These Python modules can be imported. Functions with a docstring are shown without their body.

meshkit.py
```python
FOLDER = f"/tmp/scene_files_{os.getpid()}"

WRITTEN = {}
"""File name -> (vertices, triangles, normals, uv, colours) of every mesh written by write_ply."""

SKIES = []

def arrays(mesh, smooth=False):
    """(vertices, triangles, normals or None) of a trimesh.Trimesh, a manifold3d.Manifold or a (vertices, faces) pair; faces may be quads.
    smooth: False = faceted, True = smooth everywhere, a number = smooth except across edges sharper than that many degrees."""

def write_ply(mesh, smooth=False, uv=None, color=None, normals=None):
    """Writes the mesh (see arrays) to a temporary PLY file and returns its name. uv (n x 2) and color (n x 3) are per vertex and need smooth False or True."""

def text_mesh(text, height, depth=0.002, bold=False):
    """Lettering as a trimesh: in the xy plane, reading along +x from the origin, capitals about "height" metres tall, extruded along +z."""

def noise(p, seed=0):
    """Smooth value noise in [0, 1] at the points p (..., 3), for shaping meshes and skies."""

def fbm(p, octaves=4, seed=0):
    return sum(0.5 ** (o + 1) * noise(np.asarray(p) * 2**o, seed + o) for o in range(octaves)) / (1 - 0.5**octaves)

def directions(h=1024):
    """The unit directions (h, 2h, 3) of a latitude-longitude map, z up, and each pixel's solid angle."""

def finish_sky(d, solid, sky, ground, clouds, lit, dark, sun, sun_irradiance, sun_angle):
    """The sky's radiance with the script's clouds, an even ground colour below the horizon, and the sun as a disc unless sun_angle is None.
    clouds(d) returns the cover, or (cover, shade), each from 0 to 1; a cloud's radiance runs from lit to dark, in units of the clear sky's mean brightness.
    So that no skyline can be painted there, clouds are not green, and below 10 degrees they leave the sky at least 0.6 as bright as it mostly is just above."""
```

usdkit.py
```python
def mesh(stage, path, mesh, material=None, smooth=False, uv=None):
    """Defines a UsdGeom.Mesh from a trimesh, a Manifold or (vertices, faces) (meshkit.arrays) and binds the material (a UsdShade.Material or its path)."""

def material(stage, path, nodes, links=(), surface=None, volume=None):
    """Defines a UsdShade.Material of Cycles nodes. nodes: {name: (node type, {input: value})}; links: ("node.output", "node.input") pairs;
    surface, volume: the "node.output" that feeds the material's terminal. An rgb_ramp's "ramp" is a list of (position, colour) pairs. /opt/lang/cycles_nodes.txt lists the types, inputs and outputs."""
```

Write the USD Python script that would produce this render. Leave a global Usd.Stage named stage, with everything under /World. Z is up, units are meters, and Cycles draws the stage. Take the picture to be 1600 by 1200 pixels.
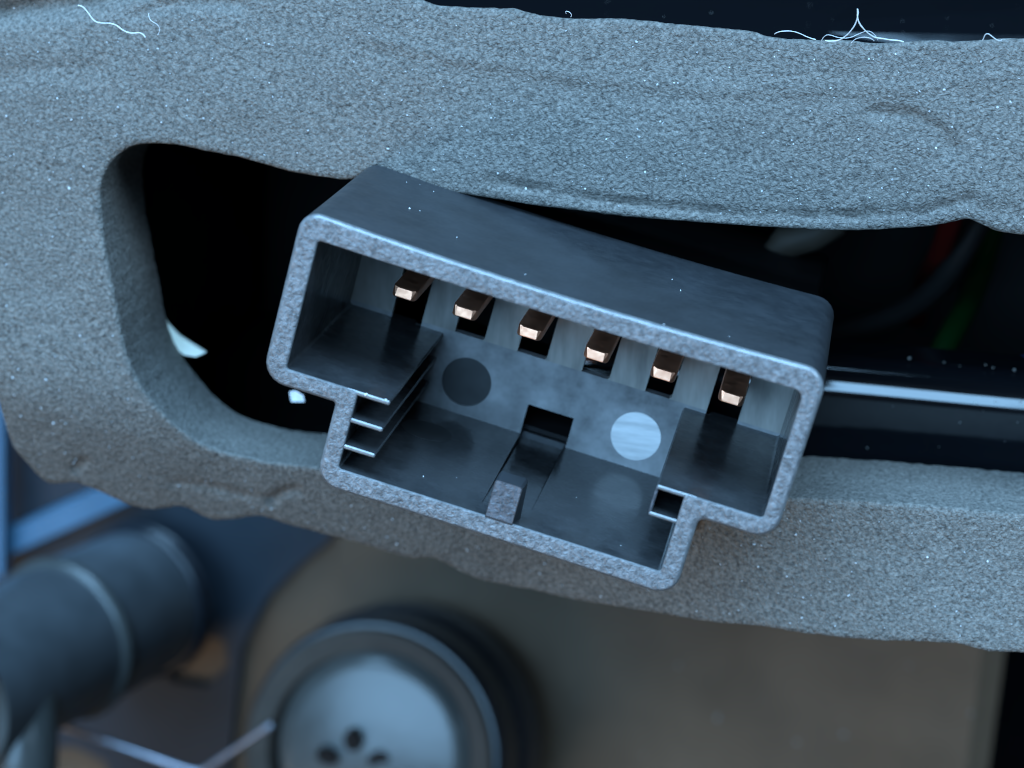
import math, numpy as np, trimesh, usdkit, meshkit
import manifold3d as m3
from scipy.spatial import Delaunay, cKDTree
from shapely.geometry import Polygon, LineString, Point
from shapely import contains_xy
from pxr import Usd, UsdGeom, UsdLux, UsdShade, Gf, Sdf

rng = np.random.default_rng(7)
stage = Usd.Stage.CreateInMemory()
UsdGeom.SetStageUpAxis(stage, 'Z'); UsdGeom.SetStageMetersPerUnit(stage, 1.0)
UsdGeom.Xform.Define(stage, '/World'); UsdGeom.Scope.Define(stage, '/World/Looks')
MM = 0.001

# ------------------------------------------------------------------ camera, light, exposure
# Shapes are laid out in millimetres. The connector has a frame of its own (x along its mouth, y into the panel, z up, origin at the
# mouth's upper left corner); the world is that frame turned about y so that the foam strip lies level.
RC = np.array([[0.95047081, 0.17112834, 0.25946161], [0.29928789, -0.27868322, -0.91255818], [-0.08385697, 0.94501363, -0.3160969]])
EYE_C = np.array([16.83, -81.53, 23.06]); FOC = 3500.0
EYE_C = -RC.T @ np.array([-8.03000812, -6.71286328, 85.75165982])
ROLL = math.radians(11.5)
RW = np.array([[math.cos(ROLL), 0, math.sin(ROLL)], [0, 1, 0], [-math.sin(ROLL), 0, math.cos(ROLL)]])
OFF = np.array([-10.5, 0.0, 60.0])
def c2w(p): return np.asarray(p, float) @ RW.T + OFF
EYE = c2w(EYE_C); AX = RC @ RW.T                      # camera right, down, forward in the world

cam = UsdGeom.Camera.Define(stage, '/World/camera')
m = np.eye(4); m[0, :3] = AX[0]; m[1, :3] = -AX[1]; m[2, :3] = -AX[2]; m[3, :3] = EYE * MM
cam.AddTransformOp().Set(Gf.Matrix4d(*m.ravel().tolist()))
cam.CreateHorizontalApertureAttr(36.0); cam.CreateVerticalApertureAttr(27.0)
cam.CreateFocalLengthAttr(36.0 * FOC / 1600)
cam.CreateClippingRangeAttr(Gf.Vec2f(0.005, 20))
cam.CreateFStopAttr(52.0); cam.CreateFocusDistanceAttr(0.0915)
EXPOSURE = 0.0
cam.CreateExposureAttr(EXPOSURE)

def rect_light(name, pos, target, w, h, color, power):
    L = UsdLux.RectLight.Define(stage, '/World/' + name)
    pos = np.array(pos, float); d = np.array(target, float) - pos; d /= np.linalg.norm(d)
    z = -d; x = np.cross([0, 0, 1], z); x /= np.linalg.norm(x); y = np.cross(z, x)
    mm = np.eye(4); mm[0, :3] = x; mm[1, :3] = y; mm[2, :3] = z; mm[3, :3] = pos
    L.AddTransformOp().Set(Gf.Matrix4d(*mm.ravel().tolist()))
    L.CreateWidthAttr(w); L.CreateHeightAttr(h); L.CreateIntensityAttr(power); L.CreateColorAttr(Gf.Vec3f(*color))
    return L
CEN = np.array([0, 0.005, 0.055])
# the open door: blue sky above and to the left; a dimmer neutral glow from the ground in front
rect_light('sky_light', CEN + np.array([-0.26, -0.84, 0.33]), CEN, 0.80, 0.50, (0.31, 0.625, 1.0), 12.5)
rect_light('sky_light_above', CEN + np.array([-0.06, -0.38, 0.85]), CEN, 0.90, 0.45, (0.31, 0.625, 1.0), 22.0)
rect_light('ground_glow', CEN + np.array([-0.60, -0.62, -0.38]), CEN, 0.9, 0.30, (1.0, 0.80, 0.60), 4.5)
rect_light('sky_light_right', CEN + np.array([0.62, -0.42, 0.52]), CEN, 0.26, 0.30, (0.42, 0.70, 1.0), 26.0)
dome = UsdLux.DomeLight.Define(stage, '/World/sky'); dome.CreateIntensityAttr(1.0)
dome.GetPrim().SetCustomDataByKey('kind', 'structure')
dm = usdkit.material(stage, '/World/Looks/ambient', {'b': ('background_shader', {'color': (0.62, 0.8, 1.0), 'strength': 0.05})}, surface='b.background')
UsdShade.MaterialBindingAPI.Apply(dome.GetPrim()).Bind(dm)

# ------------------------------------------------------------------ helpers
def P(px, py, y):
    """The world point (mm) where the view through a pixel of the 1600 x 1200 photograph meets the plane at depth y."""
    d = np.array([(px - 800) / FOC, (py - 600) / FOC, 1.0]) @ AX
    return EYE + d * (y - EYE[1]) / d[1]
def PP(pts, y): return np.array([P(a, b, y) for a, b in pts])
used = {}
def path_of(name, parent):
    base = (str(parent.GetPath()) if parent else '/World') + '/' + name
    k = used.get(base, 0); used[base] = k + 1
    return base if k == 0 else f'{base}_{k:03d}'
def tag(o, label=None, cat=None, group=None, kind=None):
    for k, v in (('label', label), ('category', cat), ('group', group), ('kind', kind)):
        if v: o.SetCustomDataByKey(k, v)
    return o
BASE = {}
def thing(name, label, cat, base, group=None):
    x = UsdGeom.Xform.Define(stage, path_of(name, None)); x.AddTranslateOp().Set(Gf.Vec3d(*[float(v) * MM for v in base]))
    BASE[str(x.GetPath())] = np.array(base, float)
    return tag(x.GetPrim(), label, cat, group)
def arr(mesh, smooth):
    return meshkit.arrays(mesh, smooth)
def obj(name, mesh, mat, parent=None, smooth=35, conn=False, label=None):
    """One Mesh prim of a mesh given in mm, in the world or (conn) in the connector's frame."""
    if hasattr(mesh, 'to_mesh'):
        q = mesh.to_mesh(); mesh = trimesh.Trimesh(q.vert_properties[:, :3], q.tri_verts, process=False)
    if isinstance(mesh, (tuple, list)): mesh = trimesh.Trimesh(mesh[0], mesh[1], process=False)
    v = np.array(mesh.vertices, float)
    if conn: v = c2w(v)
    p = parent
    if p is not None:
        root = '/'.join(str(p.GetPath()).split('/')[:3]); v = v - BASE[root]
    mm_ = trimesh.Trimesh(v * MM * 1000, mesh.faces, process=False)          # smoothing in mm
    vv, ff, nn = meshkit.arrays(mm_, smooth)
    pr = usdkit.mesh(stage, path_of(name, parent), (vv * MM, ff), mat)
    if nn is not None:
        from pxr import Vt
        pr.CreateNormalsAttr(Vt.Vec3fArray.FromNumpy(nn.astype(np.float32))); pr.SetNormalsInterpolation('vertex')
    return tag(pr.GetPrim(), label)

def M(name, base, rough=0.5, spec=0.5, metallic=0.0, var=None, bump=None, rough_var=None, coat=0.0, sheen=0.0, stretch=(1, 1, 1)):
    """A principled material. var = (scale, dark factor, light factor): colour variation; bump = [(scale, height in mm, detail, distortion)]."""
    n = {'g': ('texture_coordinate', {}), 'p': ('principled_bsdf', {'base_color': base, 'roughness': rough, 'specular_ior_level': spec, 'metallic': metallic, 'coat_weight': coat, 'coat_roughness': 0.06, 'sheen_weight': sheen, 'sheen_roughness': 0.5}),
         'mp': ('mapping', {'scale': stretch})}
    l = [('g.object', 'mp.vector')]
    if var:
        n['vn'] = ('noise_texture', {'scale': var[0], 'detail': 4.0, 'roughness': 0.6})
        n['vr'] = ('rgb_ramp', {'ramp': [(0.30, tuple(c * var[1] for c in base)), (0.70, tuple(min(1, c * var[2]) for c in base))]})
        l += [('mp.vector', 'vn.vector'), ('vn.fac', 'vr.fac'), ('vr.color', 'p.base_color')]
    if rough_var:
        n['rn'] = ('noise_texture', {'scale': rough_var[0], 'detail': 5.0, 'roughness': 0.65})
        n['rr'] = ('map_range', {'from_min': 0.3, 'from_max': 0.7, 'to_min': rough_var[1], 'to_max': rough_var[2], 'clamp': True})
        l += [('mp.vector', 'rn.vector'), ('rn.fac', 'rr.value'), ('rr.result', 'p.roughness')]
    prev = None
    for i, b in enumerate(bump or []):
        n[f'bn{i}'] = ('noise_texture', {'scale': b[0], 'detail': b[2], 'roughness': 0.55, 'distortion': b[3]})
        n[f'b{i}'] = ('bump', {'strength': 1.0, 'distance': b[1] * MM, 'use_object_space': False})
        l += [('mp.vector', f'bn{i}.vector'), (f'bn{i}.fac', f'b{i}.height')]
        if prev: l.append((prev, f'b{i}.normal'))
        prev = f'b{i}.normal'
    if prev: l.append((prev, 'p.normal'))
    return usdkit.material(stage, '/World/Looks/' + name, n, l, surface='p.BSDF')

FOAM = M('foam', (0.114, 0.107, 0.097), 0.72, 0.4, var=(6200, 0.42, 1.7), bump=[(6600, 0.14, 2.0, 0.7), (1500, 0.04, 2, 0.3)])
RIM = M('rim_plastic', (0.13, 0.131, 0.136), 0.40, 0.5, var=(4600, 0.5, 1.5), bump=[(5200, 0.09, 3, 0.6)])
INSIDE = M('inside_plastic', (0.026, 0.027, 0.029), 0.21, 0.6, var=(900, 0.8, 1.3), rough_var=(900, 0.14, 0.30), bump=[(2600, 0.006, 3, 0.2), (200, 0.03, 2, 0)])
SHELL = M('shell_plastic', (0.018, 0.020, 0.023), 0.38, 0.5, var=(330, 0.8, 1.5), rough_var=(1500, 0.33, 0.52), bump=[(2600, 0.010, 3, 0.2), (300, 0.02, 2, 0)])
LUGF = M('lug_plastic', (0.075, 0.078, 0.088), 0.42, 0.5, var=(4600, 0.5, 1.5), bump=[(5200, 0.07, 3, 0.6)])
EDGE_GLINT = M('edge_highlight_plastic', (0.13, 0.133, 0.138), 0.27, 0.75, var=(3000, 0.7, 1.3), rough_var=(2500, 0.24, 0.40))  # base paler than the shell, painting the highlight along the edges
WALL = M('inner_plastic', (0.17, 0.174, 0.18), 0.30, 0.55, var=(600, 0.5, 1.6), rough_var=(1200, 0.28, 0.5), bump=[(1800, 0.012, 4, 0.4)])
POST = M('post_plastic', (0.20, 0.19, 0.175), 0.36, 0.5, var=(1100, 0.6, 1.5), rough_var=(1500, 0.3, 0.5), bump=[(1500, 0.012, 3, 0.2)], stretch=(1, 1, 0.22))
GLINT = M('glint_plastic', (0.58, 0.585, 0.59), 0.42, 0.6, var=(1500, 0.75, 1.25), bump=[(1700, 0.02, 3, 0.2)], stretch=(0.25, 1, 1.6))  # whitened base paints the light mirrored by the right ejector mark
SMOOTH = M('smooth_plastic', (0.03, 0.032, 0.034), 0.5, 0.4, var=(800, 0.8, 1.3))
PIN = M('pin_metal', (0.86, 0.42, 0.26), 0.46, 0.5, 1.0, rough_var=(2500, 0.36, 0.58), bump=[(3500, 0.006, 2, 0)])
GLOSS = M('gloss_black', (0.005, 0.006, 0.008), 0.10, 0.8, rough_var=(500, 0.05, 0.12), bump=[(220, 0.02, 2, 0)])
DARK = M('dark_plastic', (0.005, 0.005, 0.0055), 0.6, 0.2, var=(300, 0.7, 1.4))
CREAM = M('cream_plastic', (0.92, 0.94, 0.78), 0.4, 0.5, var=(600, 0.9, 1.1))
LINT = M('lint', (0.40, 0.41, 0.42), 0.8, 0.3, var=(3000, 0.5, 1.5))
GRIT = M('grit', (0.22, 0.22, 0.21), 0.8, 0.3, var=(3000, 0.7, 1.2))
DUST = M('dust', (0.62, 0.63, 0.64), 0.8, 0.3, var=(3000, 0.8, 1.1))
BROWN = M('brown_trim', (0.080, 0.053, 0.034), 0.5, 0.35, var=(160, 0.85, 1.15), rough_var=(120, 0.42, 0.56), bump=[(1500, 0.012, 3, 0)])
HOSE = M('hose_plastic', (0.060, 0.066, 0.072), 0.36, 0.5, var=(250, 0.8, 1.25), bump=[(900, 0.02, 3, 0)])
RING = M('ring_gloss', (0.010, 0.012, 0.016), 0.22, 0.35, rough_var=(400, 0.18, 0.28))
CLIP = M('clip_metal', (0.30, 0.31, 0.36), 0.35, 0.5, 0.8, var=(300, 0.7, 1.2))
CAP = M('cap_grey', (0.048, 0.050, 0.048), 0.30, 0.5, var=(200, 0.85, 1.15), bump=[(700, 0.02, 2, 0)])
LIP = M('lip_rubber', (0.040, 0.032, 0.026), 0.6, 0.15, var=(300, 0.85, 1.15))
SKY_TINT = M('sky_tinted_panel', (0.045, 0.11, 0.175), 0.5, 0.3, var=(120, 0.85, 1.15))  # blue base stands for sky reflected in the rails
REDW = M('red_insulation', (0.07, 0.004, 0.003), 0.6, 0.2, var=(500, 0.8, 1.2))
GREENW = M('green_insulation', (0.002, 0.030, 0.005), 0.6, 0.2, var=(500, 0.8, 1.2))
BLUEW = M('blue_insulation', (0.03, 0.10, 0.45), 0.45, 0.5, var=(500, 0.8, 1.2))
GREYW = M('grey_insulation', (0.010, 0.010, 0.010), 0.6, 0.2, var=(500, 0.8, 1.2))
BEIGE = M('beige_tape', (0.055, 0.044, 0.033), 0.6, 0.4, var=(400, 0.8, 1.2))

def box(x0, x1, y0, y1, z0, z1, bev=0.0):
    if bev <= 0: return trimesh.creation.box(bounds=[(x0, y0, z0), (x1, y1, z1)])
    pts = []
    for sx in (0, 1):
        for sy in (0, 1):
            for sz in (0, 1):
                c = np.array([(x0, x1)[sx], (y0, y1)[sy], (z0, z1)[sz]]); s = np.array([1 - 2 * sx, 1 - 2 * sy, 1 - 2 * sz]) * bev
                for k in range(3):
                    q = s.copy(); q[k] = 0; pts.append(c + q)
    return trimesh.convex.convex_hull(np.array(pts))
def hull(pts): return trimesh.convex.convex_hull(np.array(pts, float))
def tube(pts, r, n=10, closed_ends=True):
    pts = np.array(pts, float); k = len(pts)
    r = np.full(k, r) if np.ndim(r) == 0 else np.array(r)
    T = np.gradient(pts, axis=0); T /= np.linalg.norm(T, axis=1)[:, None]
    a = np.cross(T[0], [0.3, 0.5, 0.8]); a /= np.linalg.norm(a)
    V = []
    for i in range(k):
        a = a - T[i] * (a @ T[i]); a /= np.linalg.norm(a); b = np.cross(T[i], a)
        for j in range(n):
            t = 2 * math.pi * j / n; V.append(pts[i] + r[i] * (math.cos(t) * a + math.sin(t) * b))
    F = []
    for i in range(k - 1):
        for j in range(n):
            p, q = i * n + j, i * n + (j + 1) % n
            F += [(p, q, q + n), (p, q + n, p + n)]
    V += [pts[0], pts[-1]]
    for j in range(n):
        F += [(k * n, (j + 1) % n, j), (k * n + 1, (k - 1) * n + j, (k - 1) * n + (j + 1) % n)]
    return trimesh.Trimesh(V, F, process=False)
def spline(pts, n):
    from scipy.interpolate import CubicSpline
    pts = np.array(pts, float); t = np.r_[0, np.cumsum(np.linalg.norm(np.diff(pts, axis=0), axis=1))]
    return CubicSpline(t, pts)(np.linspace(0, t[-1], n))
def lathe(profile, center, axis, n=72):
    """Turns (radius, height) pairs about an axis through center."""
    axis = np.array(axis, float); axis /= np.linalg.norm(axis)
    u = np.cross(axis, [0.0, 0.1, 1.0]); u /= np.linalg.norm(u); w = np.cross(axis, u)
    V, F = [], []
    for r, h in profile:
        for j in range(n):
            t = 2 * math.pi * j / n; V.append(np.array(center) + axis * h + r * (math.cos(t) * u + math.sin(t) * w))
    for i in range(len(profile) - 1):
        for j in range(n):
            p, q = i * n + j, i * n + (j + 1) % n
            F += [(p, q, q + n), (p, q + n, p + n)]
    return trimesh.Trimesh(V, F, process=False)

# ------------------------------------------------------------------ foam gasket
YF, TH = 10.0, 5.6
outer_px = [(656, 0), (703, 11), (747, 12.5), (800, 14), (837, 23), (900, 30), (975, 30), (1016, 34), (1069, 39), (1100, 42), (1177, 50), (1200, 58), (1267, 63), (1317, 63), (1367, 68), (1410, 66.7), (1460, 63), (1500, 66), (1550, 62), (1600, 60), (1750, 50), (1950, 60),
            (1950, 1060), (1720, 1035), (1600, 1022), (1550, 1020), (1490, 1007), (1340, 1000), (1250, 990), (1190, 980), (1100, 972), (1000, 955), (900, 939), (830, 923), (760, 909.5), (711, 890), (690, 879), (676, 873), (662, 873), (648, 874.5), (600, 862), (560, 850), (460, 824), (404, 808), (368, 812), (340, 814), (316, 808), (296, 796), (276, 792), (252, 796), (224, 796), (192, 786), (156, 770), (125, 757), (108, 755), (92, 757), (72, 754), (44, 728), (16, 692), (0, 640), (-15, 560), (-60, 400), (-140, 200), (-160, 0), (-120, -120), (200, -130), (450, -90), (580, -40)]
hole_px = [(206, 229), (187, 240), (169, 259), (159, 281), (156, 311), (161, 365), (168, 410), (180, 471), (191, 527), (203, 569), (222, 606), (261, 653), (317, 695), (373, 713), (420, 723), (499, 732), (700, 772), (900, 815), (1060, 838), (1086, 830), (1102, 800), (1140, 778), (1247, 778), (1330, 782), (1405, 787), (1499, 795), (1600, 804), (1750, 815),
           (1790, 780), (1795, 450), (1750, 385), (1600, 368), (1560, 363), (1530, 350), (1513, 343), (1493, 347), (1463, 353), (1417, 357), (1367, 360), (1280, 360), (1190, 355), (1100, 349), (1047, 345), (975, 339), (912, 331), (840, 322), (775, 312), (709, 302), (662, 293), (640, 287), (610, 275), (585, 269), (565, 272), (550, 281), (517, 279), (450, 268), (375, 247), (319, 236), (277, 227), (244, 225)]
def ring_xz(px, step, amp, seed):
    w = PP(px, YF)[:, [0, 2]]
    for _ in range(4):
        yy = YF + foam_depth(w[:, 0], w[:, 1]); w = np.array([P(a, b, y) for (a, b), y in zip(px, yy)])[:, [0, 2]]
    w = np.vstack([w, w[:1]])
    s = np.r_[0, np.cumsum(np.linalg.norm(np.diff(w, axis=0), axis=1))]
    from scipy.interpolate import PchipInterpolator, Akima1DInterpolator
    n = int(s[-1] / step); t = np.linspace(0, s[-1], n, endpoint=False)
    ss = np.r_[s[-4:-1] - s[-1], s, s[-1] + s[1:4]]; ww = np.vstack([w[-4:-1], w, w[1:4]])
    q = Akima1DInterpolator(ss, ww)(t)
    d = np.roll(q, -1, 0) - np.roll(q, 1, 0); nn = np.stack([d[:, 1], -d[:, 0]], 1); nn /= np.linalg.norm(nn, axis=1)[:, None]
    j = meshkit.fbm(np.c_[q * 3.5, np.zeros(n)], 3, seed) - 0.5
    return q + nn * j[:, None] * amp
XA, XB, ZL, ZT = P(750, 800, YF)[0], P(1300, 800, YF)[0], P(300, 660, YF)[2], P(700, 170, YF)[2]
def foam_depth(x, z, px=None):
    """Depth of the foam's face: level in the middle, rolled off to the lower left, with soft folds."""
    q = np.stack([x, z, np.zeros_like(x)], -1)
    d = 0.5 * (meshkit.fbm(q * 0.10, 3, 11) - 0.5) + 0.16 * (meshkit.fbm(q * 0.55, 3, 12) - 0.5)
    sm = lambda a, b, t: (lambda u: u * u * (3 - 2 * u))(np.clip((t - a) / (b - a), 0, 1))
    wl = 1 - sm(XA, XB, x)                                   # 1 left of the connector's middle, 0 right of it
    d += (0.50 * wl - 0.10 * (1 - wl)) * 0.8 * np.log1p(np.exp((ZL - z) / 0.8))
    d += 0.16 * 1.5 * np.log1p(np.exp((z - ZT) / 1.5))
    return d
ro = ring_xz(outer_px, 0.14, 0.07, 3); rh = ring_xz(hole_px, 0.14, 0.05, 5)
poly = Polygon(ro, [rh])
def px_of(w):
    c = (np.asarray(w) - EYE) @ AX.T
    return c[..., :2] / c[..., 2:] * FOC + [800, 600]
def build_foam():
    x0, z0, x1, z1 = poly.bounds; g = 0.21
    X, Z = np.meshgrid(np.arange(x0, x1, g), np.arange(z0, z1, g)); X[1::2] += g / 2
    q = np.stack([X.ravel(), Z.ravel()], 1) + rng.uniform(-0.03, 0.03, (X.size, 2))
    q = q[contains_xy(poly, q[:, 0], q[:, 1])]
    bd = np.vstack([ro, rh]); tree = cKDTree(bd)
    dist, _ = tree.query(q); keep = dist > 0.13; q = q[keep]
    # extra rings near the edge so that it rounds over
    extra = []
    for rr in (ro, rh):
        d = np.roll(rr, -1, 0) - np.roll(rr, 1, 0); nn = np.stack([d[:, 1], -d[:, 0]], 1); nn /= np.linalg.norm(nn, axis=1)[:, None]
        for off in (0.05,):
            for s in (-1, 1):
                e = rr + nn * off * s; e = e[contains_xy(poly, e[:, 0], e[:, 1])]
                dd, _ = tree.query(e); extra.append(e[dd > off * 0.9])
    V2 = np.vstack([bd, *extra, q]); nb, nh = len(ro), len(rh)
    tri = Delaunay(V2).simplices
    c = V2[tri].mean(1); tri = tri[contains_xy(poly, c[:, 0], c[:, 1])]
    a = V2[tri]; area = np.cross(a[:, 1] - a[:, 0], a[:, 2] - a[:, 0]); tri[area < 0] = tri[area < 0][:, ::-1]
    dist, _ = tree.query(V2)
    R = 0.16; rnd = np.where(dist < R, R - np.sqrt(np.maximum(R * R - (R - np.minimum(dist, R)) ** 2, 0)), 0)
    y = YF + foam_depth(V2[:, 0], V2[:, 1]) + rnd
    y = y + CREASE(V2)
    q3 = np.c_[V2 * 5.5, np.zeros(len(V2))]
    y += 0.05 * (meshkit.fbm(q3, 2, 21) - 0.5)
    front = np.c_[V2[:, 0], y, V2[:, 1]]
    V = [front]; F = [tri]; n0 = len(front)                # seen from -y a counter-clockwise (x, z) triangle faces the viewer
    off = n0
    rows = 22
    for start, cnt, sgn in ((0, nb, 1), (nb, nh, 1)):
        rr = front[start:start + cnt]; ids = [np.arange(start, start + cnt)]
        ctr = bd[start:start + cnt]
        d = np.roll(ctr, -1, 0) - np.roll(ctr, 1, 0); nn = np.stack([d[:, 1], -d[:, 0]], 1); nn /= np.linalg.norm(nn, axis=1)[:, None]
        pq = px_of(np.c_[ctr[:, 0], np.full(cnt, YF), ctr[:, 1]])
        tuck = 2.4 * np.clip((160 - pq[:, 1]) / 60, 0, 1) if start == 0 else np.zeros(cnt)   # the top edge is rolled over the housing
        for k in range(1, rows + 1):
            t = k / rows; yy = rr[:, 1] * (1 - t) + (YF + TH) * t
            jit = 0.10 * (meshkit.fbm(np.c_[ctr[:, 0] * 3, yy * 3, ctr[:, 1] * 3], 3, 31) - 0.5) * min(1, k / 3)
            V.append(np.c_[ctr[:, 0] + nn[:, 0] * jit, yy, ctr[:, 1] + nn[:, 1] * jit - tuck * t]); ids.append(np.arange(off, off + cnt)); off += cnt
        area2 = np.sum(ctr[:, 0] * np.roll(ctr[:, 1], -1) - np.roll(ctr[:, 0], -1) * ctr[:, 1])
        flip = (area2 > 0) == (start == 0)
        for k in range(rows):
            a, b = ids[k], ids[k + 1]; a2, b2 = np.roll(a, -1), np.roll(b, -1)
            f1, f2 = np.c_[a, b, b2], np.c_[a, b2, a2]
            F += [f1, f2] if flip else [f1[:, ::-1], f2[:, ::-1]]
    return trimesh.Trimesh(np.vstack(V), np.vstack(F), process=False)
creases = [  # px line, half width mm, depth mm (+ = groove, - = ridge)
    ([(760, 283), (900, 308), (1047, 326), (1190, 337), (1330, 338), (1440, 333), (1490, 318), (1515, 312)], 0.13, 0.22),
    ([(1515, 312), (1545, 326), (1590, 338)], 0.2, 0.10),
    ([(560, 60), (700, 92), (800, 108), (880, 122), (1000, 132), (1100, 144), (1210, 144), (1300, 140), (1420, 142), (1500, 132), (1600, 115)], 0.22, -0.06),
    ([(560, 74), (700, 108), (880, 138), (1100, 160), (1300, 158)], 0.35, 0.04),
    ([(1365, 178), (1430, 184), (1470, 205), (1490, 232)], 0.22, 0.22),
    ([(1400, 200), (1450, 215), (1485, 240)], 0.16, 0.12),
    ([(0, 22), (60, 12), (140, 0), (220, -20)], 0.5, 0.7),
    ([(195, 28), (240, 14), (300, 4), (370, 8)], 0.25, 0.22),
    ([(405, 806), (425, 788), (450, 782)], 0.16, 0.35),
    ([(95, 752), (106, 742), (116, 736)], 0.16, 0.30),
    ([(250, 775), (300, 778), (350, 792), (400, 800)], 0.18, 0.15),
    ([(1440, 250), (1475, 248)], 0.10, 0.10),
    ([(-30, 118), (60, 108), (150, 112)], 0.5, 0.12),
]
def CREASE(V2):
    out = np.zeros(len(V2)); w3 = np.c_[V2[:, 0], np.full(len(V2), YF), V2[:, 1]]
    from shapely import points, distance
    pts = points(V2)
    wig = (meshkit.fbm(np.c_[V2 * 1.6, np.zeros(len(V2))], 2, 77))
    for line, hw, dep in creases:
        ls = LineString(PP(line, YF)[:, [0, 2]]); d = distance(pts, ls)
        out += dep * (0.5 + wig) * np.exp(-(d / hw) ** 2)
    return out
foam = build_foam()
fo = obj('foam_gasket', foam, FOAM, smooth=50)
tag(fo, 'thick grey foam gasket strip with an elongated opening around the black connector', 'gasket')

# dust specks lying on the foam and a few on the black panel
def speck(c, r, n):
    s = trimesh.creation.icosphere(1, 1.0); v = s.vertices * (r * rng.uniform(0.35, 1.5, 3)) * rng.uniform(0.7, 1.2, (len(s.vertices), 1))
    v = v @ trimesh.transformations.random_rotation_matrix(rng.random(3))[:3, :3]
    return trimesh.Trimesh(v + c, s.faces, process=False)
def foam_y(x, z):
    dd = np.array([[x, z]]); return YF + foam_depth(np.array([x]), np.array([z]))[0] + CREASE(dd)[0]
sp = []
cand = np.stack([rng.uniform(poly.bounds[0], poly.bounds[2], 4000), rng.uniform(poly.bounds[1], poly.bounds[3], 4000)], 1)
cand = cand[contains_xy(poly.buffer(-0.4), cand[:, 0], cand[:, 1])]
pq = px_of(np.c_[cand[:, 0], np.full(len(cand), YF), cand[:, 1]])
cand = cand[(pq[:, 0] > -20) & (pq[:, 0] < 1620) & (pq[:, 1] > -20) & (pq[:, 1] < 1220)][:700]
cy = YF + foam_depth(cand[:, 0], cand[:, 1]) + CREASE(cand)
for (x, z), y in zip(cand, cy): sp.append(speck([x, y - 0.01, z], 0.040 * rng.uniform(0.25, 1.0) ** 1.5 + 0.008, 1))
tag(obj('foam_dust', trimesh.util.concatenate(sp), LINT), 'tiny pale dust specks scattered over the grey foam', 'dust', kind='stuff')

# ------------------------------------------------------------------ connector (its own frame, mm)
W, D, L = 21.0, 10.45, 11.05
def rounded(pts, rad, seg=6, step=0.5):
    """A polygon with rounded corners, its straight runs subdivided."""
    out = []; n = len(pts); pts = [np.array(p, float) for p in pts]
    for i in range(n):
        a, b, c = pts[i - 1], pts[i], pts[(i + 1) % n]; u = (a - b) / np.linalg.norm(a - b); v = (c - b) / np.linalg.norm(c - b)
        r = rad[i]; ang = math.acos(np.clip(u @ v, -1, 1)); t = r / math.tan(ang / 2)
        p0, p1 = b + u * t, b + v * t; ctr = b + (u + v) / np.linalg.norm(u + v) * r / math.sin(ang / 2)
        a0 = math.atan2(*(p0 - ctr)[::-1]); a1 = math.atan2(*(p1 - ctr)[::-1]); da = (a1 - a0 + math.pi) % (2 * math.pi) - math.pi
        out += [ctr + r * np.array([math.cos(a0 + da * k / seg), math.sin(a0 + da * k / seg)]) for k in range(seg + 1)]
    res = []
    for i in range(len(out)):
        p, q = out[i], out[(i + 1) % len(out)]; k = max(1, int(np.linalg.norm(q - p) / step))
        res += [p + (q - p) * j / k for j in range(k)]
    return np.array(res)
OUT = [(0, 0), (0, -7.16), (3.1, -7.16), (3.1, -10.73), (18.0, -10.73), (18.0, -7.16), (W, -7.16), (W, 0)]
outp = rounded(OUT, [0.85, 0.95, 0.12, 0.95, 0.95, 0.3, 0.95, 0.95])
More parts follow.
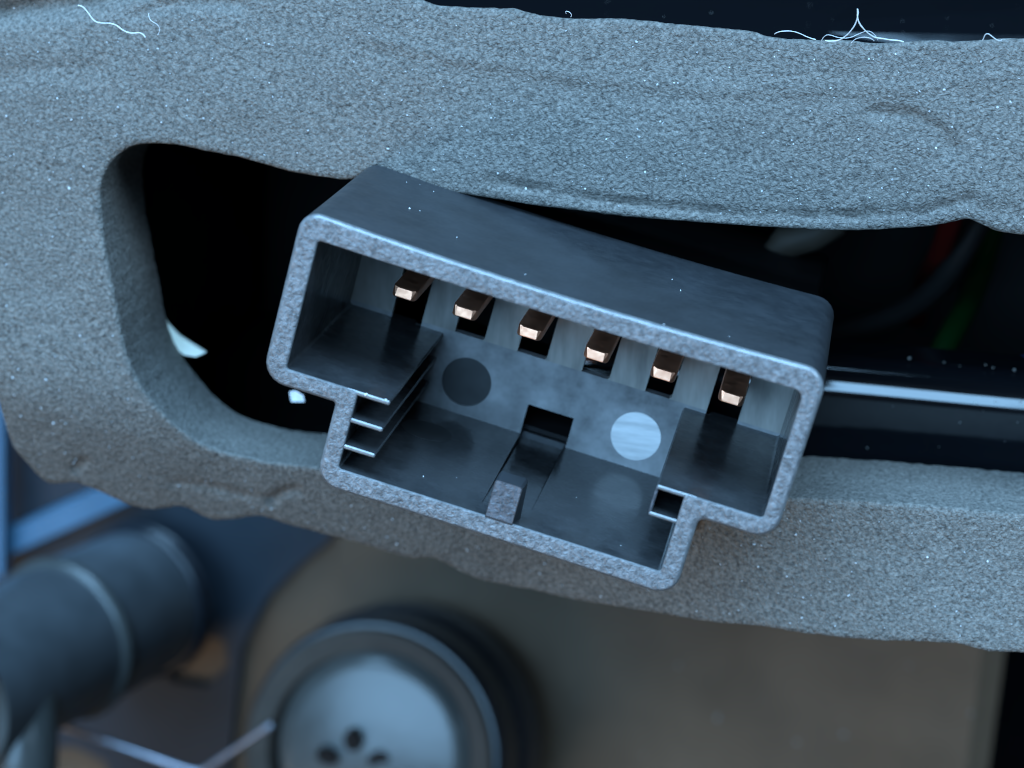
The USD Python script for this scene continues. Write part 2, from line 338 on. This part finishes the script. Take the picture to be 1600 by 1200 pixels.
INN = [(0.89, -1.03), (0.89, -6.42), (3.88, -6.42), (3.88, -9.76), (17.2, -9.76), (17.2, -6.36), (20.33, -6.36), (20.28, -1.03)]
innp = rounded(INN, [0.14, 0.14, 0.14, 0.14, 0.14, 0.14, 0.14, 0.35])
def loft(p, levels):
    """A closed solid from a counter-clockwise (x, z) outline: levels are (y, inset)."""
    d = np.roll(p, -1, 0) - np.roll(p, 1, 0); nn = np.stack([d[:, 1], -d[:, 0]], 1); nn /= np.linalg.norm(nn, axis=1)[:, None]
    n = len(p); V = []; F = []
    for y, ins in levels:
        q = p - nn * ins; V.append(np.c_[q[:, 0], np.full(n, y), q[:, 1]])
    for k in range(len(levels) - 1):
        a = np.arange(n) + k * n; a2 = np.roll(a, -1)
        F += [np.c_[a, a + n, a2 + n], np.c_[a, a2 + n, a2]]
    V = np.vstack(V)
    tv, tf = trimesh.creation.triangulate_polygon(Polygon(p), engine='earcut')
    idx = cKDTree(p).query(tv)[1]; tf = idx[tf]
    a = p[tf]; ar = np.cross(a[:, 1] - a[:, 0], a[:, 2] - a[:, 0]); tf[ar < 0] = tf[ar < 0][:, ::-1]
    F += [tf, tf[:, ::-1] + (len(levels) - 1) * n]
    t = trimesh.Trimesh(V, np.vstack(F), process=False)
    if t.volume < 0: t.invert()
    return t
def man(t): return m3.Manifold(m3.Mesh(np.asarray(t.vertices, np.float32), np.asarray(t.faces, np.uint32)))
def ccw(p):
    return p if np.sum(p[:, 0] * np.roll(p[:, 1], -1) - np.roll(p[:, 0], -1) * p[:, 1]) > 0 else p[::-1]
outp, innp = ccw(outp), ccw(innp)
ys = [(y, 0.0) for y in np.linspace(0.22, L - 0.12, 8)]
solid = man(loft(outp, [(0.0, 0.20), (0.025, 0.12), (0.07, 0.05), (0.13, 0.012), *ys, (L - 0.03, 0.04), (L, 0.09)]))
cav = man(loft(innp, [(-0.4, -0.09), (0.0, -0.09), (0.03, -0.03), (0.09, 0.0), (D + 0.9, 0.0)]))
chan = man(hull([(9.62, 1.15, -9.70), (11.6, 1.15, -9.70), (9.62, 1.15, -9.80), (11.6, 1.15, -9.80), (9.62, D + 0.4, -9.70), (11.6, D + 0.4, -9.70), (9.62, D + 0.4, -10.22), (11.6, D + 0.4, -10.22)]))
shell = solid - cav - chan
q = shell.to_mesh(); sv, sf = np.array(q.vert_properties[:, :3], float), np.array(q.tri_verts)
def warp(v):
    """Sink marks of the moulding: the long top and bottom walls bow inwards."""
    v = np.array(v, float); u = 1 - np.clip(2 * v[:, 0] / W - 1, -1, 1) ** 2
    top = np.clip((v[:, 2] + 1.05) / 1.05, 0, 1); bot = np.clip((-9.7 - v[:, 2]) / 1.0, 0, 1)
    v[:, 2] += -top * 0.27 * u + bot * 0.12 * u - 0.08 * u * np.clip((v[:, 2] + 2) / 1.0, 0, 1) * (1 - top)
    return v
sv = warp(sv)
tm = trimesh.Trimesh(sv, sf, process=False)
fy = tm.triangles_center[:, 1]; ny = tm.face_normals[:, 1]
isrim = (fy < 0.125) & (ny < -0.30)
conn = thing('electrical_connector', 'black plastic six pin connector with an open stepped mouth poking through the foam opening', 'connector', c2w((10.5, 11, -5.3)))
def sub(t, mask):
    s = t.submesh([np.nonzero(mask)[0]], append=True, repair=False); return s
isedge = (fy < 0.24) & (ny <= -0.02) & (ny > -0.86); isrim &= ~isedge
cc3 = tm.triangles_center; isin = contains_xy(Polygon(innp).buffer(0.12), cc3[:, 0], cc3[:, 2]) | (contains_xy(Polygon(innp).buffer(0.6), cc3[:, 0], cc3[:, 2]) & (cc3[:, 0] > 9.5) & (cc3[:, 0] < 11.7) & (cc3[:, 2] < -9.7) & (tm.face_normals[:, 2] > 0))
obj('shell', sub(tm, ~isrim & ~isedge & ~isin), SHELL, conn, 32, True)
obj('mouth_lining', sub(tm, ~isrim & ~isedge & isin), INSIDE, conn, 32, True, label='smooth glossy inner walls and floor of the mouth')
obj('rim_edge', sub(tm, isedge), EDGE_GLINT, conn, 50, True, label='smooth rounded edges of the rim, highlight painted into their paler colour')
obj('rim', sub(tm, isrim), RIM, conn, 32, True, label='pale granular textured front rim of the mouth')

# back wall with its openings
slots = [(2.80, 4.16), (5.66, 7.0), (8.50, 9.82), (11.42, 12.66), (14.28, 15.46), (17.05, 18.46)]
inner = Polygon(innp).buffer(0.02)
wall = inner
for i, (a, b) in enumerate(slots):
    zb = -6.20 if 0 < i < 5 else -6.5
    wall = wall.difference(Polygon([(a, 0), (b, 0), (b, zb + 0.1), (b - 0.1, zb), (a, zb)]))
wall = wall.difference(Polygon([(9.6, -8.36), (11.68, -8.36), (11.68, -11), (9.6, -11)]))
wall = wall.difference(Point(6.73, -8.24).buffer(1.1, 48))
posts_region = Polygon([(0, 0), (21, 0), (21, -6.2), (0, -6.2)])
def ext(pg, y0, y1):
    parts = []
    for g in getattr(pg, 'geoms', [pg]):
        if g.is_empty or g.area < 1e-4 or g.geom_type != 'Polygon': continue
        e = trimesh.creation.extrude_polygon(g, y1 - y0, engine='earcut'); v = e.vertices.copy()
        e2 = trimesh.Trimesh(np.c_[v[:, 0], y0 + v[:, 2], v[:, 1]], e.faces[:, ::-1], process=False); parts.append(e2)
    return trimesh.util.concatenate(parts)
lower = wall.difference(posts_region)
obj('back_wall', ext(lower, D, D + 0.5), WALL, conn, False, True)
posts = wall.intersection(posts_region)
for g in sorted(posts.geoms, key=lambda g: g.centroid.x):
    obj('divider_post', ext(g, D - 0.03, D + 0.5), POST, conn, False, True)
# hollow rear body that carries the pins and the cable side
rear = man(box(0.6, 20.4, D + 0.62, 24, -9.9, -1.25, 0.2)) - man(box(1.0, 20.0, D - 1, 23.4, -9.9 + 0.4, -1.6))
obj('rear_body', rear, DARK, conn, False, True)
# small corner fillets at the posts' feet, on the lower wall
obj('ejector_mark', trimesh.Trimesh(*(lambda t: (np.c_[t.vertices[:, 0] + 6.73, t.vertices[:, 2] + D + 0.16, t.vertices[:, 1] - 8.24], t.faces[:, ::-1]))(trimesh.creation.cylinder(1.1, 0.1, sections=64)), process=False), SMOOTH, conn, 30, True, label='dark sunken round ejector mark on the left')
obj('ejector_mark', trimesh.Trimesh(*(lambda t: (np.c_[t.vertices[:, 0] + 14.47, t.vertices[:, 2] + D + 0.03, t.vertices[:, 1] - 8.28], t.faces[:, ::-1]))(trimesh.creation.cylinder(1.09, 0.1, sections=64)), process=False), GLINT, conn, 30, True, label='brushed round ejector mark on the right, its bright reflection painted in')
rg = trimesh.creation.cylinder(1.08, 0.03, sections=64); rg.apply_translation((6.0, 7.2, -9.757)); obj('floor_mark', rg, SMOOTH, conn, 30, True)

# keying ribs
def rib(x0, x1, z0, z1, y0=0.03):
    b = box(x0, x1, y0, D + 0.02, z0, z1, 0.05); f = b.face_normals[:, 1] < -0.3
    r_ = obj('keying_rib', sub(b, ~f), INSIDE, conn, False, True); obj('rib_tip', sub(b, f), LUGF if x1 - x0 < 0.2 else EDGE_GLINT, r_, False, True)  # rib ends carry the painted edge highlight
rib(3.4, 5.2, -6.60, -6.414); rib(3.84, 5.19, -7.75, -7.57); rib(3.84, 5.16, -8.89, -8.71)
rib(16.08, 17.7, -6.53, -6.354); rib(16.08, 17.24, -7.66, -7.50); rib(16.06, 16.17, -7.55, -6.48, 0.06)
# locking lug and the latch tongue lying in its channel
lug = hull([(10.0, 0.0, -9.8), (11.12, 0.0, -9.8), (10.0, 0.0, -8.25), (11.12, 0.0, -8.22), (10.10, 0.0, -8.15), (11.02, 0.0, -8.15),
            (9.98, 0.9, -9.8), (11.30, 0.9, -9.8), (10.0, 0.75, -8.20), (11.2, 0.75, -8.12), (10.1, 0.75, -8.02), (11.1, 0.75, -8.02)])
lg = trimesh.Trimesh(lug.vertices, lug.faces); lf = lg.face_normals[:, 1] < -0.9
obj('locking_lug', lg, SHELL, conn, False, True)
lv = np.array([(10.02, -9.72), (11.10, -9.72), (11.08, -8.24), (11.0, -8.17), (10.10, -8.17), (10.03, -8.25)])
obj('lug_face', ext(Polygon(lv), -0.012, 0.05), LUGF, conn, False, True)
obj('latch_tongue', hull([(9.68, 1.2, -9.90), (11.54, 1.2, -9.90), (9.68, 1.2, -9.785), (11.54, 1.2, -9.785), (9.68, D + 1, -10.2), (11.54, D + 1, -10.2), (9.68, D + 1, -10.05), (11.54, D + 1, -10.05)]), INSIDE, conn, False, True)

# pins: flat blades with bevelled tips
for x, z in ((3.70, -3.96), (6.35, -3.98), (9.14, -3.97), (12.05, -4.03), (14.90, -3.97), (17.83, -4.08)):
    w2, t2 = 0.54, 0.23; yt = 6.2; dx = rng.uniform(-0.02, 0.02)
    pts = []
    for y, ww, tt in ((yt, 0.34, 0.185), (yt + 0.03, 0.38, 0.21), (yt + 0.12, 0.46, 0.225), (yt + 0.26, 0.51, t2), (yt + 0.45, w2 - 0.01, t2), (yt + 0.50, w2, t2 - 0.03), (D + 4, w2, t2 - 0.03)):
        for sx in (-1, 1):
            for sz in (-1, 1):
                sl = 0.07 if sz > 0 and y < yt + 0.1 else 0.0                # the coined tip leans back a little
                pts += [(x + dx + sx * ww, y + sl, z + sz * (tt - 0.03)), (x + dx + sx * (ww - 0.03), y + sl, z + sz * tt)]
    obj('pin', hull(pts), PIN, conn, False, True)

# dust and moulding crumbs on the connector
cr = []
for px, py, y, r in ((1066, 433, 6.2, 0.07), (1053, 422, 6.8, 0.04), (1020, 504, 0.6, 0.05), (1302, 483, 10, 0.07), (1281, 524, 7.5, 0.04), (1117, 520, 1.0, 0.03)):
    pass
top_pts = [(14.6, 5.8, .075), (14.1, 7.1, .04), (14.5, .35, .055), (20.55, 9.8, .07), (20.3, 6.2, .04), (3.2, 5.2, .05), (3.6, 5.4, .04), (5.6, 3.4, .05), (2.2, 9.0, .04), (2.7, 9.4, .035), (3.4, 9.0, .04), (8.8, 1.4, .05), (17, 1.2, .03)]
for x, y, rr in top_pts:
    z = warp(np.array([[x, y, 0.0]]))[0, 2] - (0.35 if x > 20.2 else 0); cr.append(speck(np.array([x, y, z + 0.005]), rr * 0.6, 1))
for x, y, z in ((5.0, 0.1, -6.42), (4.2, 0.05, -6.45), (5.15, 0.2, -6.46)): cr.append(speck(np.array([x, y, z]), 0.05, 1))
for x, y in ((7.0, 2.0), (8.2, 3.0), (15.4, 1.4), (13.0, 5.0)): cr.append(speck(np.array([x, y, -9.75]), 0.03, 1))
dc = obj('connector_dust', trimesh.util.concatenate(cr), DUST, None, True, True)
tag(dc, 'few pale crumbs of dust lying on the black connector', 'dust', kind='stuff')

# ------------------------------------------------------------------ behind the foam
YB = YF + TH
hz = lambda px, py, y=YB: P(px, py, y)
topz = P(1400, 66, YB)[2]
# black housing: open towards the viewer behind the foam's opening
hx0, hx1 = P(118, 600, YB)[0], P(1950, 600, YB)[0]
hb, ht = P(500, 760, YB)[2] , P(1500, 110, YB)[2]
hb = P(300, 765, YB)[2]
box_ = thing('switch_housing', 'glossy black plastic housing behind the foam, its dusty top edge showing above the strip', 'housing', ((hx0 + hx1) / 2, 40, hb))
def plate(name, x0, x1, y0, y1, z0, z1, mat=DARK, bev=0.3, par=box_): return obj(name, box(x0, x1, y0, y1, z0, z1, bev), mat, par, False)
plate('top_plate', hx0 - 4, hx1, YB + 0.3, 75, ht - 1.2, ht, GLOSS)
plate('bottom_plate', hx0, hx1, YB + 0.3, 46, hb, hb + 0.8)
plate('end_plate', hx0, hx0 + 1, YB + 0.3, 46, hb + 0.8, ht - 1.2)
plate('end_plate', hx1 - 1, hx1, YB + 0.3, 46, hb + 0.8, ht - 1.2)
plate('back_plate', hx0 + 1, hx1 - 1, 44, 45, hb + 0.8, ht - 1.2)
# raised step on the top plate seen at the upper right
a = P(1080, 46, 30); obj('top_step', hull([P(1085, 44, 24) + (0, 0, -3.0), P(1210, -6, 40) + (0, 0, -3.0), P(1085, 44, 24) + (0, 0, -.1), P(1210, -6, 40), P(1900, -6, 40), P(1900, 60, 24), P(1900, -6, 40) + (0, 0, -3), P(1900, 60, 24) + (0, 0, -3)]), GLOSS, box_, False)

# black bracket with a rounded shiny upper edge across the opening
br = thing('black_bracket', 'glossy black bracket with a bright rounded upper edge, right of the connector', 'bracket', P(1450, 700, 20))
A, B = P(1180, 578, 18.0), P(1760, 632, 18.0)
ux = (B - A) / np.linalg.norm(B - A)
prof = []
for k in range(0, 13):
    t = math.pi / 2 * k / 12; prof.append((19.7 - 1.7 * math.sin(t), -1.7 + 1.7 * math.cos(t)))   # (y, dz) from the top to the front
prof = [(22.0, 0.0)] + prof + [(18.02, -9.5), (22.0, -9.5)]
V, F = [], []
for i, c in enumerate((A - ux * 8, B + ux * 3)):
    for y, dz in prof: V.append((c[0], y, c[2] + 0.72 + dz))
n = len(prof)
for j in range(n): F += [(j, n + j, n + (j + 1) % n), (j, n + (j + 1) % n, (j + 1) % n)]
cap = [(0, j, j + 1) for j in range(1, n - 1)]; F += [(a, c, b) for a, b, c in cap] + [(a + n, b + n, c + n) for a, b, c in cap]
tb = trimesh.Trimesh(V, F, process=False); tb.fix_normals()
obj('face', tb, GLOSS, br, 40)
ds = []
for px, py in ((1421, 560), (1552, 575), (1500, 572), (1585, 578), (1540, 570), (1475, 566)): ds.append(speck(P(px, py, 19.2), 0.05 * rng.uniform(0.5, 1.3), 1))
for px, py in ((1556, 628), (1536, 642), (1524, 630), (1595, 628), (1467, 698), (1395, 635), (1355, 700), (1500, 660), (1570, 690), (1590, 660)): ds.append(speck(P(px, py, 17.98), 0.04 * rng.uniform(0.5, 1.3), 1))
for px, py, y in ((950, 1, 26), (1037, 26, 20), (948, 3, 24), (1111, 20, 24), (1410, 33, 26), (1411, 50, 24), (1205, 35, 26), (1265, 8, 30), (1480, 28, 28), (1590, 10, 34), (1300, 30, 26), (1550, 40, 25)): ds.append(speck(P(px, py, y), 0.032 * rng.uniform(0.5, 1.3), 1))
tag(obj('panel_dust', trimesh.util.concatenate(ds), GRIT, None, True), 'pale dust grains on the glossy black plastic', 'dust', kind='stuff')

# wires in the dark behind
def wire(name, pts, r, mat, label):
    w = spline([P(*p) for p in pts], 40); tag(obj(name, tube(w, r, 14), mat, None, True), label, 'wire')
wire('red_wire', [(1500, 300, 24), (1478, 370, 26), (1455, 420, 33), (1430, 500, 42)], 0.55, REDW, 'red insulated wire in the dark opening below the foam bump')
wire('green_wire', [(1560, 330, 40), (1530, 430, 36), (1496, 505, 30), (1462, 570, 27), (1440, 640, 28)], 0.62, GREENW, 'green insulated wire dropping behind the black bracket')
wire('grey_wire', [(1540, 330, 27), (1500, 400, 27), (1450, 460, 28), (1390, 495, 29), (1320, 515, 30), (1240, 525, 31)], 0.6, GREYW, 'dark grey wire curving through the opening towards the connector')
wire('blue_wire', [(1680, 560, 24), (1630, 568, 24), (1588, 575, 24), (1560, 600, 25), (1550, 660, 27)], 0.5, BLUEW, 'blue wire end at the right edge above the shiny bracket edge')
tag(obj('tape_wrap', tube([P(1195, 402, 22), P(1225, 380, 22), P(1270, 366, 22), (P(1310, 345, 22))], [0.35, 0.8, 0.8, 0.7], 16), BEIGE, None, True), 'beige taped cable end peeking out under the foam above the connector', 'cable')
# cream tab peeking over the left end of the opening, white crumb beside the connector
ct = [(247, 482), (262, 507), (280, 525), (300, 538), (321, 551), (306, 557), (288, 554), (267, 536), (253, 512)]
cx = PP(ct, YB + 0.1)
tag(obj('cream_tab', ext(Polygon(cx[:, [0, 2]]), YB + 0.02, YB + 0.3), CREAM, None, False), 'cream plastic tab glowing at the lower left of the foam opening', 'tab')
tag(obj('white_crumb', hull([P(452, 612, 14.3), P(462, 610, 14.3), P(474, 618, 14.3), P(476, 628, 14.3), P(455, 628, 14.3), P(455, 618, 14.8), P(470, 626, 14.8)]), DUST, None, False), 'white crumb wedged between the foam and the connector lower left corner', 'crumb')

# lint fibres on the foam
def fibre(pts, r, label):
    w = spline([P(*p) for p in pts], 60); w = w + 0.10 * (np.stack([meshkit.fbm(w * 1.6, 3, 91 + k) for k in range(3)], 1) - 0.5)
    rv = r * 0.72 * (0.55 + 0.9 * meshkit.fbm(w * 2.5, 2, 95)); tag(obj('lint_fibre', tube(w, rv, 6), DUST, None, True), label, 'fibre')
y0 = 9.6
fibre([(1339, 14, 9.0), (1339, 28, 9.1), (1336, 38, 9.2), (1326, 52, 9.4), (1314, 61, 9.7), (1290, 63, 9.9)], 0.035, 'white lint fibre, left leg of the tent above the foam edge')
fibre([(1339, 14, 9.0), (1340, 30, 9.1), (1347, 44, 9.2), (1362, 56, 9.4), (1385, 62, 9.7), (1412, 66, 9.9)], 0.035, 'white lint fibre, right leg of the tent above the foam edge')
fibre([(1210, 54, 9.7), (1220, 49, 9.5), (1236, 48, 9.5), (1254, 54, 9.6), (1275, 62, 9.7)], 0.028, 'short white lint fibre arched on the foam edge left of the tent')
fibre([(1330, 68, 9.6), (1340, 60, 9.5), (1352, 58, 9.5), (1366, 64, 9.6)], 0.022, 'tiny white lint loop under the tent of fibres')
fibre([(122, 8, 9.4), (138, 20, 9.4), (150, 33, 9.4), (172, 36, 9.4), (190, 45, 9.4), (203, 51, 9.4), (216, 51, 9.4), (228, 58, 9.4)], 0.035, 'wavy white lint fibre lying on the upper left foam')
fibre([(885, 22, 9.8), (887, 18, 9.6), (891, 20, 9.6), (893, 27, 9.7)], 0.02, 'minute curled lint fibre on the top edge of the foam')

fibre([(1284, 64, 9.7), (1300, 55, 9.4), (1322, 60, 9.3), (1345, 52, 9.3), (1372, 63, 9.6)], 0.018, 'very fine lint strand crossing low under the fibre tent')
fibre([(1535, 64, 9.7), (1546, 54, 9.5), (1552, 58, 9.5), (1566, 62, 9.6)], 0.02, 'tiny lint hook on the foam edge at the far right')
fibre([(232, 20, 9.4), (238, 34, 9.35), (247, 40, 9.4), (246, 55, 9.4)], 0.018, 'short fine lint strand on the upper left foam right of the wavy fibre')
# ------------------------------------------------------------------ blurred parts below
YP = 58.0
tr = PP([(-700, 560), (1545, 560), (1545, 1500), (-700, 1500)], YP)
x0, x1 = P(-500, 900, YP)[0], P(1562, 1100, YP)[0]
ztop = P(800, 780, YP)[2] + 4; zbot = P(800, 1500, YP)[2]
bp = obj('brown_trim_panel', box(x0, x1, YP, YP + 8, zbot, ztop, 1.6), BROWN, None, 20)
tag(bp, 'plain brown satin trim panel below the foam strip', 'panel')
pdu = [speck(P(px, py, YP - 0.05), 0.16 * k, 1) for px, py, k in ((1121, 1122, 1.3), (1245, 1160, 1.1), (1318, 1148, 0.9), (1005, 1180, 0.6), (1517, 1115, 0.9), (1420, 1040, 0.6), (905, 1090, 0.5), (1190, 1090, 0.5), (1060, 1040, 0.5))]
tag(obj('trim_dust', trimesh.util.concatenate(pdu), GRIT, None, True), 'few blurred dust grains on the brown trim panel', 'dust', kind='stuff')
bw = obj('background', box(x0 - 30, x1 + 60, 84, 85, zbot - 20, ztop + 140), M('far_black', (0.0015, 0.0015, 0.0018), 0.9, 0.0, var=(60, 0.7, 1.4)))  # added black sheet for deep shade, raised to darken reflections in the housing top
tag(bw, 'added black backdrop sheet standing for the dark depth behind all the parts', kind='structure')

# round speaker-like cap
YC = 46.0
def mmpx(y): return FOC / ((P(800, 1100, y) - EYE) @ AX[2])      # px per mm at that depth
s = mmpx(YC); cc = P(571, 1185, YC)
cap_ = thing('perforated_cap', 'round grey domed cap with small holes set in a black ring, blurred at the bottom', 'cap', cc)
rl = 208 / s; AXI = (-0.13, -1.0, 0.30)
obj('black_ring', lathe([(rl - 0.5, -0.8), (rl + 0.2, -0.9), (rl + 0.45, -1.3), (rl + 0.6, -2.0), (rl + 0.65, -5), (rl + 1.0, -5.4), (rl + 1.1, -8.5)], cc, AXI, 96), RING, cap_, 40)
obj('lip', lathe([(rl - 2.1, -2.6), (rl - 2.0, -0.6), (rl - 1.6, -0.1), (rl - 0.4, 0.0), (rl - 0.1, -0.15), (rl, -0.5), (rl - 0.1, -1.2)], cc, AXI, 96), LIP, cap_, 40)
rd = 166 / s; dc_ = P(583, 1176, YC)
dome_prof = [(rd, -2.6)] + [(rd - 1.7 * (1 - math.cos(t)), -0.8 + 1.4 * math.sin(t)) for t in np.linspace(0, math.pi / 2, 8)] + [(rd * 0.55, 0.85), (rd * 0.3, 1.0), (0.01, 1.05)]
dome_m = lathe(dome_prof, dc_, AXI, 96)
obj('dome', dome_m, CAP, cap_, 50)
obj('gap', lathe([(rl - 1.0, -2.4), (0.01, -2.4)], cc, AXI, 72), DARK, cap_, False)
hc = P(553, 1195, YC - 0.95)
for k in range(5):
    t = math.radians(95 + 72 * k); c = hc + np.array([math.cos(t), 0, math.sin(t)]) * 44 / s
    hl = trimesh.creation.cylinder(1, 0.5, sections=28); v = hl.vertices.copy()
    ra, rb = 0.74, 0.54
    e = np.array([math.cos(t), 0, math.sin(t)]); g = np.array([-math.sin(t), 0, math.cos(t)])
    v = c + v[:, :1] * ra * e + v[:, 1:2] * rb * g + v[:, 2:] * np.array([0, 1.0, 0])
    hm = trimesh.Trimesh(v, hl.faces, process=False); hm.fix_normals(); obj('hole', hm, DARK, cap_, 30)

# hose elbow at the lower left
p0, p1 = P(96, 1000, 45), P(212, 942, 53)
ax = (p1 - p0) / np.linalg.norm(p1 - p0); Lh = np.linalg.norm(p1 - p0)
rr = 129 / mmpx(45)
el = thing('hose_elbow', 'thick dark grey hose elbow with two shiny end rings, blurred at lower left', 'hose', p0)
obj('barrel', lathe([(rr * 0.9, -0.15), (rr * 0.985, 0.0), (rr, 0.35), (rr * 0.96, Lh), (rr * 0.86, Lh + 0.1)], p0, ax, 80), HOSE, el, 40)
obj('collar_edge', lathe([(rr * 0.90, -0.5), (rr * 0.98, -0.5), (rr * 1.04, -0.25), (rr * 1.06, 0.15), (rr * 0.99, 0.6)], p0, ax, 80), CAP, el, 60)
obj('neck', lathe([(rr * 0.97, -12), (rr * 0.97, 0.1)], p0, ax, 80), HOSE, el, 40)
for k in (0.25, 1.05):
    tt = [(rr * 0.96 + 0.45 * math.cos(t), Lh + k + 0.38 * math.sin(t)) for t in np.linspace(-0.6 * math.pi, 0.6 * math.pi, 12)]
    obj('end_ring', lathe(tt, p0, ax, 80), RING, el, 60)
obj('end_disc', lathe([(rr * 1.0, Lh + 1.3), (0.01, Lh + 1.35)], p0, ax, 60), DARK, el, False)
st = tube([P(20, 1500, 34.5), P(30, 1300, 34.5), P(36, 1180, 35), P(40, 1090, 36.5), P(46, 1040, 40)], [2.3, 2.2, 2.1, 2.0, 1.7], 32)
obj('stem', st, CAP, el, True)

# dark navy plate with a cut-out, behind the elbow
db = PP([(-200, 560), (470, 560), (520, 838), (470, 880), (420, 930), (380, 1010), (370, 1100), (350, 1300), (180, 1300), (170, 1190), (120, 1165), (60, 1165), (60, 1300), (-200, 1300)], 57.5)
wx = PP([(262, 1008), (300, 998), (345, 1005), (350, 1035), (320, 1062), (275, 1055)], 57.5)
mb = obj('dark_plate', ext(Polygon(db[:, [0, 2]]).buffer(0.8).buffer(-1.6).buffer(0.8).difference(Polygon(wx[:, [0, 2]]).buffer(0.4)), 57.2, 57.9), M('navy_plate', (0.014, 0.020, 0.028), 0.55, 0.3, var=(150, 0.8, 1.2)), None, False)
tag(mb, 'dark blue grey plate behind the hose elbow', 'bracket')
# thin bent wire clip between the stem and the cap
wc = np.array([P(*(np.array(a) + (np.array(b) - a) * t), 43) for a, b, n in (((60, 1122), (300, 1205), 14), ((306, 1206), (318, 1204), 3), ((324, 1200), (425, 1132), 10)) for t in np.linspace(0, 1, n)])
tag(obj('wire_clip', tube(wc, 0.20, 10), CLIP, None, True), 'thin bent wire clip hanging between the hose stem and the round cap', 'clip')
# frame at the far left, its sky reflection painted as blue
fr = thing('sky_tinted_trim', 'trim rails at the far left below the foam, reflected sky painted in as blue', 'frame', P(0, 850, 62))
def bar(a, b, w, y): 
    A, B = P(*a, y), P(*b, y); d = (B - A) / np.linalg.norm(B - A); nn = np.array([-d[2], 0, d[0]]) * w
    return hull([A + nn, A - nn, B + nn, B - nn, A + nn + (0, 1.5, 0), A - nn + (0, 1.5, 0), B + nn + (0, 1.5, 0), B - nn + (0, 1.5, 0)])
obj('diagonal_rail', bar((-40, 872), (230, 752), 0.80, 55.5), SKY_TINT, fr, False)
obj('upright_rail', bar((-12, 600), (-12, 900), 0.75, 54.0), SKY_TINT, fr, False)
